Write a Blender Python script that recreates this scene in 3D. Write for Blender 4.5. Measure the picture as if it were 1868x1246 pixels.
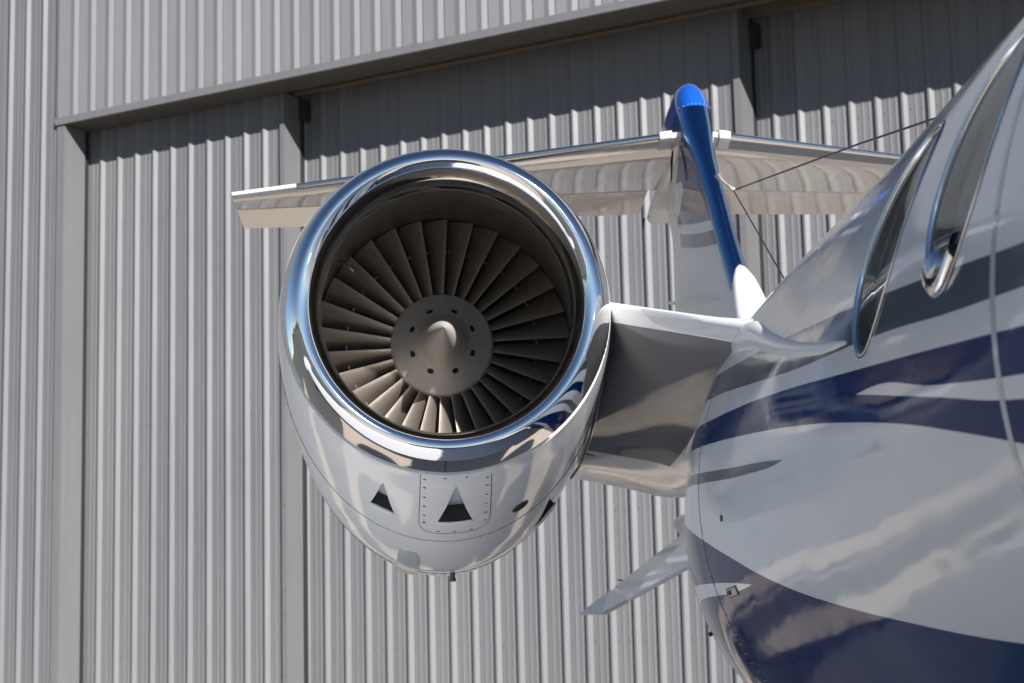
import bpy, bmesh, math, random
from mathutils import Vector, Matrix
random.seed(7)
R = math.radians
PI = math.pi
scene = bpy.context.scene
for o in list(bpy.data.objects):
    bpy.data.objects.remove(o)
COL = scene.collection

# ------------------------------------------------------------------ camera
EYE = 1.15
cam_d = bpy.data.cameras.new('camera')
cam = bpy.data.objects.new('camera', cam_d)
COL.objects.link(cam)
# rows of the calibrated camera: image right / up / view direction in world axes
c_right = Vector((0.9990712, -0.0356844, -0.0241521))
c_up = Vector((0.0178675, -0.1669711, 0.9857999))
c_fwd = Vector((0.0392104, 0.9853158, 0.1661784))
m = Matrix((c_right, c_up, -c_fwd)).transposed().to_4x4()
m.translation = Vector((0, 0, EYE))
cam.matrix_world = m
cam_d.sensor_width = 36.0
cam_d.lens = 36.0 * 3700.0 / 1868.0
cam_d.clip_start = 0.05
cam_d.clip_end = 3000
cam_d.dof.use_dof = True
cam_d.dof.focus_distance = 5.5
cam_d.dof.aperture_fstop = 10.0
scene.camera = cam

# ------------------------------------------------------------------ light
SUN_AZ = 20.0          # degrees to the right of the jet's nose
SUN_EL = 26.7
to_sun = Vector((math.sin(R(SUN_AZ)) * math.cos(R(SUN_EL)), -math.cos(R(SUN_AZ)) * math.cos(R(SUN_EL)), math.sin(R(SUN_EL))))
world = bpy.data.worlds.new('World')
scene.world = world
world.use_nodes = True
wn = world.node_tree
for n in list(wn.nodes):
    wn.nodes.remove(n)
sky = wn.nodes.new('ShaderNodeTexSky')
sky.sky_type = 'NISHITA'
sky.sun_disc = False
sky.sun_elevation = R(SUN_EL)
sky.sun_rotation = math.atan2(to_sun.x, to_sun.y)
sky.altitude = 2500
sky.air_density = 1.0
sky.dust_density = 0.05
sky.ozone_density = 1.2
bg = wn.nodes.new('ShaderNodeBackground')
bg.inputs['Strength'].default_value = 0.05
wo = wn.nodes.new('ShaderNodeOutputWorld')
wn.links.new(sky.outputs[0], bg.inputs[0])
wn.links.new(bg.outputs[0], wo.inputs[0])
sun_d = bpy.data.lights.new('sun', 'SUN')
sun_d.energy = 5.0
sun_d.angle = R(0.53)
sun_d.color = (1.0, 0.95, 0.895)
sun = bpy.data.objects.new('sun', sun_d)
COL.objects.link(sun)
sun.rotation_euler = (-to_sun).to_track_quat('-Z', 'Y').to_euler()
sun.location = to_sun * 50

scene.view_settings.view_transform = 'Standard'
scene.view_settings.look = 'None'
scene.view_settings.exposure = 0.9
scene.view_settings.gamma = 1.0
scene.view_settings.use_curve_mapping = False
scene.render.engine = 'CYCLES'
scene.render.resolution_x = 1024
scene.render.resolution_y = 683
scene.cycles.max_bounces = 7
scene.cycles.glossy_bounces = 5
scene.cycles.diffuse_bounces = 3
scene.cycles.sample_clamp_indirect = 6.0

# ------------------------------------------------------------------ materials
class NT:
    """small helper around a node tree"""
    def __init__(self, name):
        self.mat = bpy.data.materials.new(name)
        self.mat.use_nodes = True
        self.t = self.mat.node_tree
        self.p = self.t.nodes['Principled BSDF']
    def n(self, kind, **kw):
        nd = self.t.nodes.new(kind)
        for k, v in kw.items():
            setattr(nd, k, v)
        return nd
    def put(self, sock, v):
        if isinstance(v, bpy.types.NodeSocket):
            self.t.links.new(v, sock)
        else:
            sock.default_value = v
    def math(self, op, a, b=0.0, c=0.0, clamp=False):
        nd = self.n('ShaderNodeMath', operation=op)
        nd.use_clamp = clamp
        self.put(nd.inputs[0], a); self.put(nd.inputs[1], b); self.put(nd.inputs[2], c)
        return nd.outputs[0]
    def coords(self, kind='Object'):
        return self.n('ShaderNodeTexCoord').outputs[kind]
    def xyz(self, v):
        s = self.n('ShaderNodeSeparateXYZ'); self.put(s.inputs[0], v)
        return s.outputs
    def mapping(self, v, scale=(1, 1, 1), loc=(0, 0, 0)):
        mp = self.n('ShaderNodeMapping'); self.put(mp.inputs[0], v)
        mp.inputs['Scale'].default_value = scale; mp.inputs['Location'].default_value = loc
        return mp.outputs[0]
    def noise(self, v, scale, detail=4.0, rough=0.55):
        nz = self.n('ShaderNodeTexNoise'); self.put(nz.inputs['Vector'], v)
        nz.inputs['Scale'].default_value = scale; nz.inputs['Detail'].default_value = detail
        nz.inputs['Roughness'].default_value = rough
        return nz.outputs[0]
    def remap(self, v, a, b, c, d):
        mr = self.n('ShaderNodeMapRange'); self.put(mr.inputs[0], v)
        for i, q in enumerate((a, b, c, d)):
            mr.inputs[i + 1].default_value = q
        return mr.outputs[0]
    def mix(self, f, a, b):
        mx = self.n('ShaderNodeMix', data_type='RGBA')
        self.put(mx.inputs[0], f)
        self.put(mx.inputs[6], a if isinstance(a, bpy.types.NodeSocket) else (*a, 1))
        self.put(mx.inputs[7], b if isinstance(b, bpy.types.NodeSocket) else (*b, 1))
        return mx.outputs[2]
    def curve(self, v, pts, x0, x1, y0, y1):
        """piecewise linear / smooth function through pts (x, y)"""
        t = self.remap(v, x0, x1, 0, 1)
        fc = self.n('ShaderNodeFloatCurve')
        self.put(fc.inputs['Value'], t)
        cm = fc.mapping; cv = cm.curves[0]
        q = [((x - x0) / (x1 - x0), (y - y0) / (y1 - y0)) for x, y in pts]
        cv.points[0].location = q[0]; cv.points[-1].location = q[-1]
        for x, y in q[1:-1]:
            cv.points.new(x, y)
        cm.update()
        return self.math('MULTIPLY_ADD', fc.outputs[0], y1 - y0, y0)
    def bump(self, h, strength, dist):
        b = self.n('ShaderNodeBump'); self.put(b.inputs['Height'], h)
        b.inputs['Strength'].default_value = strength; b.inputs['Distance'].default_value = dist
        self.t.links.new(b.outputs[0], self.p.inputs['Normal'])
        return b
    def set(self, base=None, rough=None, metal=None, coat=None, ior=None, spec=None):
        p = self.p
        if base is not None:
            self.put(p.inputs['Base Color'], base if isinstance(base, bpy.types.NodeSocket) else (*base, 1))
        if rough is not None: self.put(p.inputs['Roughness'], rough)
        if metal is not None: self.put(p.inputs['Metallic'], metal)
        if coat is not None:
            self.put(p.inputs['Coat Weight'], coat); p.inputs['Coat Roughness'].default_value = 0.03
        if ior is not None: self.put(p.inputs['IOR'], ior)
        return self.mat

MAT = {}
def plain(name, base, rough=0.5, metal=0.0, coat=None, var=0.0, scale=6.0, bump=0.0):
    k = NT(name)
    if var or bump:
        co = k.coords()
        nz = k.noise(co, scale)
        f = k.remap(nz, 0.3, 0.7, 1 - var, 1 + var)
        mx = k.n('ShaderNodeVectorMath', operation='SCALE')
        mx.inputs[0].default_value = base
        k.put(mx.inputs['Scale'], f)
        k.set(base=mx.outputs[0])
        k.put(k.p.inputs['Roughness'], k.remap(nz, 0.25, 0.75, max(rough - 0.5 * rough * var * 4, 0.02), rough + 0.5 * rough * var * 4))
        if bump:
            k.bump(nz, bump, 0.01)
    else:
        k.set(base=base, rough=rough)
    k.set(metal=metal, coat=coat)
    MAT[name] = k.mat
    return k.mat

def paint_finish(k, spec=0.30):
    """glossy aircraft enamel: hard clear coat over slightly wavy skin"""
    co = k.coords()
    big = k.noise(k.mapping(co, (1.0, 0.55, 1.0)), 5.0, 1.5)
    fine = k.noise(co, 55.0, 1.0)
    h = k.math('ADD', k.math('MULTIPLY', big, 1.0), k.math('MULTIPLY', fine, 0.03))
    k.bump(h, 0.22, 0.012)
    dirt = k.noise(k.mapping(co, (1, 1, 2.5)), 9.0, 6.0)
    k.set(rough=k.remap(dirt, 0.35, 0.75, 0.05, 0.13))
    k.p.inputs['Specular IOR Level'].default_value = spec

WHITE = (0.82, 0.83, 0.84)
NAVY = (0.001, 0.024, 0.125)
SLATE = (0.10, 0.125, 0.16)

# plain white enamel
k = NT('white_enamel'); co = k.coords()
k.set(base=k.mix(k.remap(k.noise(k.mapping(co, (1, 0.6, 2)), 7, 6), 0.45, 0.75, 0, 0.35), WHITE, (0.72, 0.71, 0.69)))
paint_finish(k, 0.5); MAT['white_enamel'] = k.mat

k = NT('tail_enamel'); co = k.coords()  # warm cast of the ground's reflection is put into this white
k.set(base=k.mix(k.remap(k.noise(k.mapping(co, (1, 0.6, 2)), 7, 6), 0.45, 0.75, 0, 0.35), (0.81, 0.755, 0.68), (0.75, 0.69, 0.615)), rough=0.06, coat=1.0)
wv = k.math('ADD', k.noise(k.mapping(co, (1.0, 0.8, 1.0)), 3.2, 1.0), k.math('MULTIPLY', k.noise(co, 14.0, 1.0), 0.12))
k.bump(wv, 0.30, 0.02); MAT['tail_enamel'] = k.mat

k = NT('vent_fin_enamel'); co = k.coords()
k.set(base=(0.70, 0.74, 0.80), rough=0.06, coat=1.0); k.bump(k.noise(k.mapping(co, (1, 0.3, 1)), 6.0, 1.0), 0.12, 0.01); MAT['vent_fin_enamel'] = k.mat
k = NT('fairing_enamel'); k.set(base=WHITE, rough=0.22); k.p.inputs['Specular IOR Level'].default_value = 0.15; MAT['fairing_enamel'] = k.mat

# fuselage scheme: white with slate / navy sweeps given as curves height(station)
k = NT('fuselage_scheme'); co = k.coords(); ax = k.xyz(co)
Y, Z = ax[1], k.math('SUBTRACT', ax[2], EYE)
def cur(pts, lo=-0.5, hi=1.2):
    return k.curve(Y, pts, -6.0, 12.0, lo, hi)
def above(c): return k.math('GREATER_THAN', Z, c)
def below(c): return k.math('LESS_THAN', Z, c)
def AND(*a):
    r = a[0]
    for b in a[1:]:
        r = k.math('MULTIPLY', r, b)
    return r
B1 = cur([(-6, -.35), (0, .26), (2.27, .483), (2.45, .504), (3.22, .59), (3.97, .664), (4.6, .715), (5.5, .79), (12, 1.15)])
B2 = cur([(-6, -.36), (0, .22), (2.28, .433), (2.57, .46), (2.92, .498), (3.79, .572), (4.425, .634), (4.84, .673), (5.5, .72), (12, 1.1)])
B3 = cur([(-6, -.37), (0, .15), (2.3, .392), (2.63, .425), (3.09, .47), (4.04, .559), (4.9, .617), (5.5, .655), (12, 1.05)])
B4 = cur([(-6, -.48), (0, -.2), (2.34, .262), (2.6, .309), (2.88, .355), (3.19, .397), (3.67, .453), (4.27, .509), (5.0, .566), (5.5, .60), (12, 1.0)])
W_u = cur([(-6, -.4), (2.31, .339), (2.65, .378), (3.162, .438), (3.4, .43), (12, .4)])
W_l = cur([(-6, -.45), (2.326, .313), (2.66, .363), (3.162, .438), (3.4, .47), (12, 1.0)])
S_u = cur([(-6, -.4), (3.5, .36), (3.84, .409), (4.495, .461), (5.17, .514), (6.5, .60), (12, .9)])
S_l = cur([(-6, 1.0), (3.5, .44), (3.84, .409), (4.254, .423), (4.79, .459), (5.246, .49), (6.5, .55), (12, .8)])
B7 = cur([(-6, -.3), (0, -.1), (2.744, .036), (3.283, .081), (3.824, .139), (4.2, .195), (4.64, .279), (5.196, .379), (5.7, .45), (12, 1.15)])
L_u = cur([(-6, -.5), (4.2, .17), (4.439, .20), (5.289, .24), (12, .40)])
L_l = cur([(-6, 1.0), (4.2, .23), (4.439, .20), (5.3, .203), (12, .22)])
slate = k.math('MAXIMUM', AND(above(B2), below(B1)), AND(above(S_l), below(S_u)))
navy = k.math('MAXIMUM', AND(above(B4), below(B3), k.math('SUBTRACT', 1.0, AND(above(W_l), below(W_u)))),
              AND(below(B7), k.math('SUBTRACT', 1.0, AND(above(L_l), below(L_u)))))
grime = k.remap(k.noise(k.mapping(co, (1, 0.5, 2)), 6, 6), 0.45, 0.8, 0, 0.3)
base = k.mix(grime, (0.775, 0.815, 0.855), (0.69, 0.72, 0.75))  # white cooled: the sky's blue light is put into the base colour
base = k.mix(slate, base, SLATE)
base = k.mix(navy, base, NAVY)
k.set(base=base)
paint_finish(k); MAT['fuselage_scheme'] = k.mat
k.put(k.p.inputs['Specular IOR Level'], k.remap(navy, 0, 1, 0.22, 0.04))

# fin scheme
k = NT('fin_scheme'); co = k.coords(); ax = k.xyz(co); Y, Zw = ax[1], ax[2]
line = k.math('MULTIPLY_ADD', k.math('SUBTRACT', Y, 9.144), 0.203, 3.261)
arc = k.math('MULTIPLY', k.math('POWER', k.math('ABSOLUTE', k.math('SUBTRACT', Y, 9.9)), 2.0), 0.02)
line = k.math('ADD', line, k.math('SUBTRACT', arc, 0.010))
yb = k.curve(Zw, [(2.0, 12.9), (3.58, 11.3), (3.62, 10.95), (3.65, 10.56), (3.68, 10.42), (3.72, 10.39), (3.76, 10.46), (3.79, 10.62), (3.83, 10.5), (3.97, 10.33), (4.0, 12.5), (4.5, 12.9)], 2.0, 4.5, 9.0, 13.0)
hi_ = k.math('GREATER_THAN', Zw, line)
nav = k.math('MULTIPLY', hi_, k.math('LESS_THAN', Y, yb))
band = k.math('MULTIPLY', k.math('LESS_THAN', Zw, k.math('SUBTRACT', line, 0.052)), k.math('GREATER_THAN', Zw, k.math('SUBTRACT', line, 0.125)))
band = k.math('MULTIPLY', band, k.math('LESS_THAN', Y, 10.75))
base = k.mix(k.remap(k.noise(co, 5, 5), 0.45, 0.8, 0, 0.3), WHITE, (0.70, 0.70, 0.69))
base = k.mix(band, base, SLATE)
base = k.mix(nav, base, (0.006, 0.035, 0.16))
k.set(base=base); paint_finish(k, 0.06); MAT['fin_scheme'] = k.mat

k = NT('slate_enamel'); k.set(base=(0.155, 0.153, 0.158)); paint_finish(k, 0.12); MAT['slate_enamel'] = k.mat
k = NT('blue_enamel'); k.set(base=(0.008, 0.085, 0.42)); paint_finish(k); MAT['blue_enamel'] = k.mat

# polished aluminium
k = NT('polished_metal'); co = k.coords()
br = k.noise(k.mapping(co, (3, 60, 3)), 6, 4)
k.set(base=(0.86, 0.865, 0.875), metal=1.0, rough=k.remap(br, 0.3, 0.7, 0.045, 0.085))
k.bump(k.noise(co, 14, 2), 0.04, 0.004); MAT['polished_metal'] = k.mat

# polished leading edges
k = NT('leading_edge_metal'); co = k.coords()
k.set(base=(0.80, 0.82, 0.85), metal=1.0, rough=k.remap(k.noise(co, 20, 5), 0.3, 0.7, 0.10, 0.20))
k.bump(k.noise(co, 9, 2), 0.08, 0.006); MAT['leading_edge_metal'] = k.mat

k = NT('sky_blue_metal'); co = k.coords()  # polished metal with the blue of the reflected sky put into its base
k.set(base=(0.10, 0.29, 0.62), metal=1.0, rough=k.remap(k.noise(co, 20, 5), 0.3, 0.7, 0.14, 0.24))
k.bump(k.noise(co, 9, 2), 0.06, 0.006); MAT['sky_blue_metal'] = k.mat
# fan blades: dull titanium with heat-brown tint
k = NT('blade_titanium'); co = k.coords()
st = k.noise(k.mapping(co, (18, 18, 3)), 4, 6)
k.set(base=k.mix(k.remap(st, 0.3, 0.7, 0, 1), (0.56, 0.50, 0.44), (0.42, 0.375, 0.33)), metal=0.85,
      rough=k.remap(st, 0.3, 0.7, 0.32, 0.46)); MAT['blade_titanium'] = k.mat
k = NT('spinner_metal'); co = k.coords()
rad = k.n('ShaderNodeVectorMath', operation='LENGTH'); k.put(rad.inputs[0], k.mapping(co, (1, 0, 1)))
rings = k.noise(k.mapping(co, (1.0, 1.0, 1.0)), 30, 5)
lathe = k.n('ShaderNodeTexNoise'); lathe.noise_dimensions = '1D'
k.put(lathe.inputs['W'], k.math('MULTIPLY', rad.outputs['Value'], 420.0)); lathe.inputs['Scale'].default_value = 1.0
k.set(base=k.mix(k.remap(rings, 0.3, 0.7, 0, 1), (0.80, 0.765, 0.715), (0.70, 0.665, 0.62)), metal=0.5,
      rough=k.remap(lathe.outputs[0], 0.3, 0.7, 0.34, 0.50)); MAT['spinner_metal'] = k.mat
plain('duct_liner', (0.075, 0.066, 0.057), 0.42, 0.0, var=0.18, scale=9)
plain('bolt_recess', (0.045, 0.04, 0.036), 0.5, 0.5)
plain('wooded_hill', (0.045, 0.055, 0.03), 0.9, var=0.35, scale=0.12)
plain('dark_cavity', (0.012, 0.012, 0.013), 0.6)
plain('rubber_black', (0.018, 0.018, 0.020), 0.65)
plain('seam_dark', (0.03, 0.03, 0.032), 0.5)
plain('cable_black', (0.02, 0.018, 0.017), 0.5)
plain('tyre_rubber', (0.025, 0.025, 0.025), 0.8, var=0.2)
plain('cabin_trim', (0.55, 0.52, 0.47), 0.6, var=0.05)
plain('cabin_shade', (0.60, 0.565, 0.525), 0.8, var=0.06, scale=3)
plain('screw_steel', (0.10, 0.09, 0.085), 0.4, 0.7)
plain('pale_grey_paint', (0.46, 0.50, 0.54), 0.3, coat=0.6, var=0.05)

# window glass: transparent with a Fresnel reflection
k = NT('window_glass')
fr = k.n('ShaderNodeFresnel'); fr.inputs['IOR'].default_value = 1.2
tr = k.n('ShaderNodeBsdfTransparent'); tr.inputs[0].default_value = (0.72, 0.73, 0.74, 1)
gl = k.n('ShaderNodeBsdfGlossy'); gl.inputs['Roughness'].default_value = 0.02
mx = k.n('ShaderNodeMixShader')
k.t.links.new(fr.outputs[0], mx.inputs[0]); k.t.links.new(tr.outputs[0], mx.inputs[1]); k.t.links.new(gl.outputs[0], mx.inputs[2])
k.t.links.new(mx.outputs[0], k.t.nodes['Material Output'].inputs[0]); MAT['window_glass'] = k.mat

# hangar cladding: pale grey coil-coated steel with faint streaks
def steel(name, c1, c2, rough):
    k = NT(name); co = k.coords('Object'); oi = k.n('ShaderNodeObjectInfo')
    sh = k.n('ShaderNodeVectorMath', operation='ADD'); k.put(sh.inputs[0], co); k.put(sh.inputs[1], oi.outputs['Location'])
    streak = k.noise(k.mapping(sh.outputs[0], (14, 14, 0.35)), 1.5, 6, 0.6)
    blot = k.noise(k.mapping(sh.outputs[0], (1, 1, 0.5)), 0.9, 4)
    f = k.math('ADD', k.math('MULTIPLY', streak, 0.55), k.math('MULTIPLY', blot, 0.45))
    f = k.math('ADD', f, k.math('MULTIPLY', k.math('SUBTRACT', oi.outputs['Random'], 0.5), 0.20))
    k.set(base=k.mix(k.remap(f, 0.33, 0.67, 0, 1), c1, c2), rough=k.remap(blot, 0.3, 0.7, rough - 0.06, rough + 0.08))
    k.bump(blot, 0.03, 0.03)
    k.p.inputs['Specular IOR Level'].default_value = 0.3
    MAT[name] = k.mat
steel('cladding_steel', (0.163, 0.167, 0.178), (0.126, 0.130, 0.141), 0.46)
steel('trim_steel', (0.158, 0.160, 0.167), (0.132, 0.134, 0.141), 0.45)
steel('upper_cladding_steel', (0.203, 0.208, 0.220), (0.172, 0.178, 0.19), 0.34)  # lighter copy of the cladding, sky reflection put into its colour
plain('shaded_steel', (0.075, 0.068, 0.062), 0.6, var=0.1)  # same steel as the trim, with the recess shade put into its colour
plain('track_steel', (0.15, 0.12, 0.095), 0.5, 0.3, var=0.15)
plain('roof_steel', (0.3, 0.3, 0.3), 0.5)

# apron: pale warm concrete slabs, unseen ground around them darkened to cut bounce light
k = NT('apron_concrete'); co = k.coords()
n1 = k.noise(co, 0.25, 8); n2 = k.noise(co, 5.0, 8)
c = k.mix(k.remap(n1, 0.35, 0.7, 0, 1), (0.56, 0.485, 0.405), (0.49, 0.42, 0.35))
c = k.mix(k.remap(n2, 0.4, 0.75, 0, 0.5), c, (0.43, 0.375, 0.315))
bk = k.n('ShaderNodeTexBrick'); k.put(bk.inputs['Vector'], co)
bk.offset = 0.0; bk.inputs['Scale'].default_value = 1.0; bk.inputs['Mortar Size'].default_value = 0.010
bk.inputs['Brick Width'].default_value = 5.0; bk.inputs['Row Height'].default_value = 5.0
c = k.mix(bk.outputs['Fac'], c, (0.06, 0.055, 0.05))
k.set(base=c, rough=0.85); k.bump(n2, 0.2, 0.01); MAT['apron_concrete'] = k.mat
k = NT('dark_ground'); co = k.coords()
n1 = k.noise(co, 0.3, 6); n2 = k.noise(co, 60.0, 4)
c = k.mix(k.remap(n1, 0.35, 0.7, 0, 1), (0.090, 0.088, 0.086), (0.068, 0.067, 0.067))
c = k.mix(k.remap(n2, 0.5, 0.8, 0, 0.6), c, (0.12, 0.116, 0.112))
k.set(base=c, rough=0.9); k.bump(n2, 0.4, 0.01); MAT['dark_ground'] = k.mat

# ------------------------------------------------------------------ helpers
def mesh_obj(name, verts, faces, mat, parent=None, smooth=True, angle=None):
    me = bpy.data.meshes.new(name)
    me.from_pydata([tuple(v) for v in verts], [], faces)
    me.update()
    bm = bmesh.new(); bm.from_mesh(me)
    bmesh.ops.recalc_face_normals(bm, faces=bm.faces)
    bm.to_mesh(me); bm.free()
    me.materials.append(MAT[mat] if isinstance(mat, str) else mat)
    if smooth:
        me.polygons.foreach_set('use_smooth', [True] * len(me.polygons))
        if angle:
            me.set_sharp_from_angle(angle=R(angle))
    o = bpy.data.objects.new(name, me)
    COL.objects.link(o)
    if parent is not None:
        o.parent = parent
    return o

def link_copy(src, parent, loc=None, rot=None):
    o = src.copy(); COL.objects.link(o); o.parent = parent
    if loc is not None: o.location = loc
    if rot is not None: o.rotation_euler = rot
    return o

def loft(rings, closed=True, cap0=False, cap1=False):
    n = len(rings[0]); V = [v for r in rings for v in r]; F = []
    for i in range(len(rings) - 1):
        for j in range(n if closed else n - 1):
            a, b = i * n + j, i * n + (j + 1) % n
            F.append((a, b, b + n, a + n))
    if cap0: F.append(tuple(range(n))[::-1])
    if cap1: F.append(tuple(range((len(rings) - 1) * n, len(rings) * n)))
    return V, F

def lathe_y(prof, n=96):
    """revolve (y, r) about the local y axis"""
    return loft([[(r * math.cos(2 * PI * j / n), y, r * math.sin(2 * PI * j / n)) for j in range(n)] for y, r in prof])

def box(x0, x1, y0, y1, z0, z1):
    V = [(x, y, z) for x in (x0, x1) for y in (y0, y1) for z in (z0, z1)]
    F = [(0, 1, 3, 2), (4, 6, 7, 5), (0, 4, 5, 1), (2, 3, 7, 6), (0, 2, 6, 4), (1, 5, 7, 3)]
    return V, F

def merge(*parts):
    V, F = [], []
    for v, f in parts:
        k0 = len(V); V += list(v); F += [tuple(i + k0 for i in q) for q in f]
    return V, F

def tube(pts, rad, n=8, cap=True):
    pts = [Vector(p) for p in pts]; rings = []
    rads = rad if isinstance(rad, (list, tuple)) else [rad] * len(pts)
    for i, p in enumerate(pts):
        d = (pts[min(i + 1, len(pts) - 1)] - pts[max(i - 1, 0)]).normalized()
        a = d.cross(Vector((0, 0, 1)) if abs(d.z) < 0.95 else Vector((1, 0, 0))).normalized(); b = d.cross(a)
        rings.append([tuple(p + (a * math.cos(2 * PI * j / n) + b * math.sin(2 * PI * j / n)) * rads[i]) for j in range(n)])
    return loft(rings, True, cap, cap)

def pchip(xk, yk, x):
    h = [b - a for a, b in zip(xk, xk[1:])]; d = [(b - a) / q for a, b, q in zip(yk, yk[1:], h)]
    mm = [d[0]] + [0 if d[i - 1] * d[i] <= 0 else 2 * d[i - 1] * d[i] / (d[i - 1] + d[i]) for i in range(1, len(d))] + [d[-1]]
    i = 0
    while i < len(h) - 1 and x > xk[i + 1]: i += 1
    t = (x - xk[i]) / h[i]
    return ((2 * t**3 - 3 * t**2 + 1) * yk[i] + (t**3 - 2 * t**2 + t) * h[i] * mm[i] + (-2 * t**3 + 3 * t**2) * yk[i + 1] + (t**3 - t**2) * h[i] * mm[i + 1])

def empty(name, loc=(0, 0, 0), rot=(0, 0, 0), label=None, cat=None, parent=None):
    o = bpy.data.objects.new(name, None); COL.objects.link(o)
    o.location = loc; o.rotation_euler = rot; o.empty_display_size = 0.3
    if label: o['label'] = label
    if cat: o['category'] = cat
    if parent is not None: o.parent = parent
    return o

# ------------------------------------------------------------------ ground
V, F = [(-600, -600, 0), (600, -600, 0), (600, 600, 0), (-600, 600, 0)], [(0, 1, 2, 3)]
g = mesh_obj('ground', V, F, 'dark_ground', smooth=False); g['kind'] = 'structure'  # unseen; kept dark so little light bounces onto the hangar
V, F = [(-2.6, -24.0, 0.004), (9.0, -24.0, 0.004), (9.0, 13.0, 0.004), (-2.6, 13.0, 0.004)], [(0, 1, 2, 3)]
g = mesh_obj('apron', V, F, 'apron_concrete', smooth=False); g['kind'] = 'structure'  # unseen pad, its extent set for the light it bounces onto the jet
# unseen pale strip added before the doors to reflect in the tail
ca_, sa_ = math.cos(R(-32)), math.sin(R(-32))
V = [(-4.8877 + x * ca_ - y * sa_, 26.7 + x * sa_ + y * ca_, 0.008) for x, y in ((-5, -6.5), (10.5, -6.5), (10.5, 0.3), (-5, 0.3))]
g = mesh_obj('tail_reflection_strip', V, [(0, 1, 2, 3)], 'apron_concrete', smooth=False); g['kind'] = 'structure'

# low wooded rise closing the horizon behind the camera and to the sides
V, F = [], []
nh = 180
for j in range(nh):
    a = 2 * PI * j / nh
    rr = 300 + 40 * math.sin(3 * a + 1) + 20 * math.sin(7 * a)
    h = 11 + 4 * math.sin(5 * a + 2) + 2.5 * math.sin(17 * a) + random.uniform(-1.2, 1.2)
    V += [(rr * math.cos(a), rr * math.sin(a), -0.5), ((rr + 15) * math.cos(a), (rr + 15) * math.sin(a), h), ((rr + 120) * math.cos(a), (rr + 120) * math.sin(a), h * 0.6), ((rr + 240) * math.cos(a), (rr + 240) * math.sin(a), -0.5)]
for j in range(nh):
    k2 = (j + 1) % nh
    for q in range(3):
        F.append((4 * j + q, 4 * k2 + q, 4 * k2 + q + 1, 4 * j + q + 1))
h_ = mesh_obj('hills', V, F, 'wooded_hill', smooth=True); h_['kind'] = 'structure'

# ------------------------------------------------------------------ hangar
HA = empty('hangar', (-4.8877, 26.7, 0), (0, 0, R(-32)),
           'pale grey ribbed metal hangar with staggered sliding doors behind the jet', 'building')
HEAD = 8.728
def door_profile(p):
    """one rib pitch of door cladding: steep left flank, sloped right flank, two minor ribs. y<0 is outwards"""
    q = [(0.0, 0.0), (0.010, -0.035), (0.036, -0.037), (0.080, 0.0)]
    w = p - 0.082
    for c in (0.082 + w * 0.36, 0.082 + w * 0.70):
        q += [(c - 0.018, 0.0), (c - 0.009, -0.0035), (c + 0.009, -0.0035), (c + 0.018, 0.0)]
    return q
def wall_profile(p):
    """upper wall: broad flat, gentle left flank, lit right flank, small dark lap"""
    return [(0.0, 0.0), (0.006, -0.012), (0.145, -0.012), (0.152, -0.012), (0.222, -0.029), (0.232, -0.029), (p - 0.012, 0.002), (p - 0.006, 0.006)]
def plank_profile(p):
    """shallow ribs of the wall beyond the corner"""
    return [(0.0, 0.0), (0.02, -0.005), (0.11, -0.006), (0.14, 0.0)]
def sheet_mesh(prof, p, ribs, z0, z1):
    pts = []
    for i in range(ribs):
        pts += [(x + i * p, y) for x, y in prof(p)]
    pts.append((ribs * p, 0.0))
    V = [(x, y, z0) for x, y in pts] + [(x, y, z1) for x, y in pts]
    n = len(pts)
    return V, [(i, i + 1, n + i + 1, n + i) for i in range(n - 1)]
SHEETS = {}
def sheet(parent, prof, p, ribs, x, y, z0, z1):
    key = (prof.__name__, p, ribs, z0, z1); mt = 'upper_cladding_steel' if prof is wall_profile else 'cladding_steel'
    if key not in SHEETS:
        V, F = sheet_mesh(prof, p, ribs, z0, z1)
        o = mesh_obj('cladding_sheet', V, F, mt, parent, smooth=False)
        SHEETS[key] = o
    else:
        o = link_copy(SHEETS[key], parent)
    o.location = (x, y, 0)
    return o
def run(parent, prof, p, x0, x1, y, z0, z1):
    n = round((x1 - x0) / p); i = 0
    while i < n:
        r = min(3, n - i)
        sheet(parent, prof, p, r, x0 + i * p, y + 0.0008 * ((i // 3) % 2), z0, z1); i += 3
# upper wall, then wall left of the doors
UP = 0.3049
x_up = 0.228 - UP * 4
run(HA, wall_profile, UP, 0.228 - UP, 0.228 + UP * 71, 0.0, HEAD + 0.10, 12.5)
run(HA, door_profile, 0.305, -0.13 - 0.305 * 3, -0.13, 0.0, 0.05, 12.5)
run(HA, plank_profile, 0.19, -1.045 - 0.19 * 60, -1.045, 0.03, 0.05, 12.5)
V, F = box(-0.128, -0.0, -0.030, 0.0, 0.05, HEAD + 0.10)
mesh_obj('jamb_trim', V, F, 'trim_steel', HA, smooth=False)
V, F = box(-0.075, -0.002, 0.001, 0.385, 0.05, HEAD - 0.002)
mesh_obj('jamb', V, F, 'trim_steel', HA, smooth=False)
V, F = box(-0.075, -0.012, 0.386, 0.47, 0.05, HEAD - 0.002)
mesh_obj('jamb_seal', V, F, 'rubber_black', HA, smooth=False)
V, F = box(-0.128, -0.077, -0.052, 0.0, HEAD + 0.102, 12.5)
mesh_obj('corner_flashing', V, F, 'trim_steel', HA, smooth=False)
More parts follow.
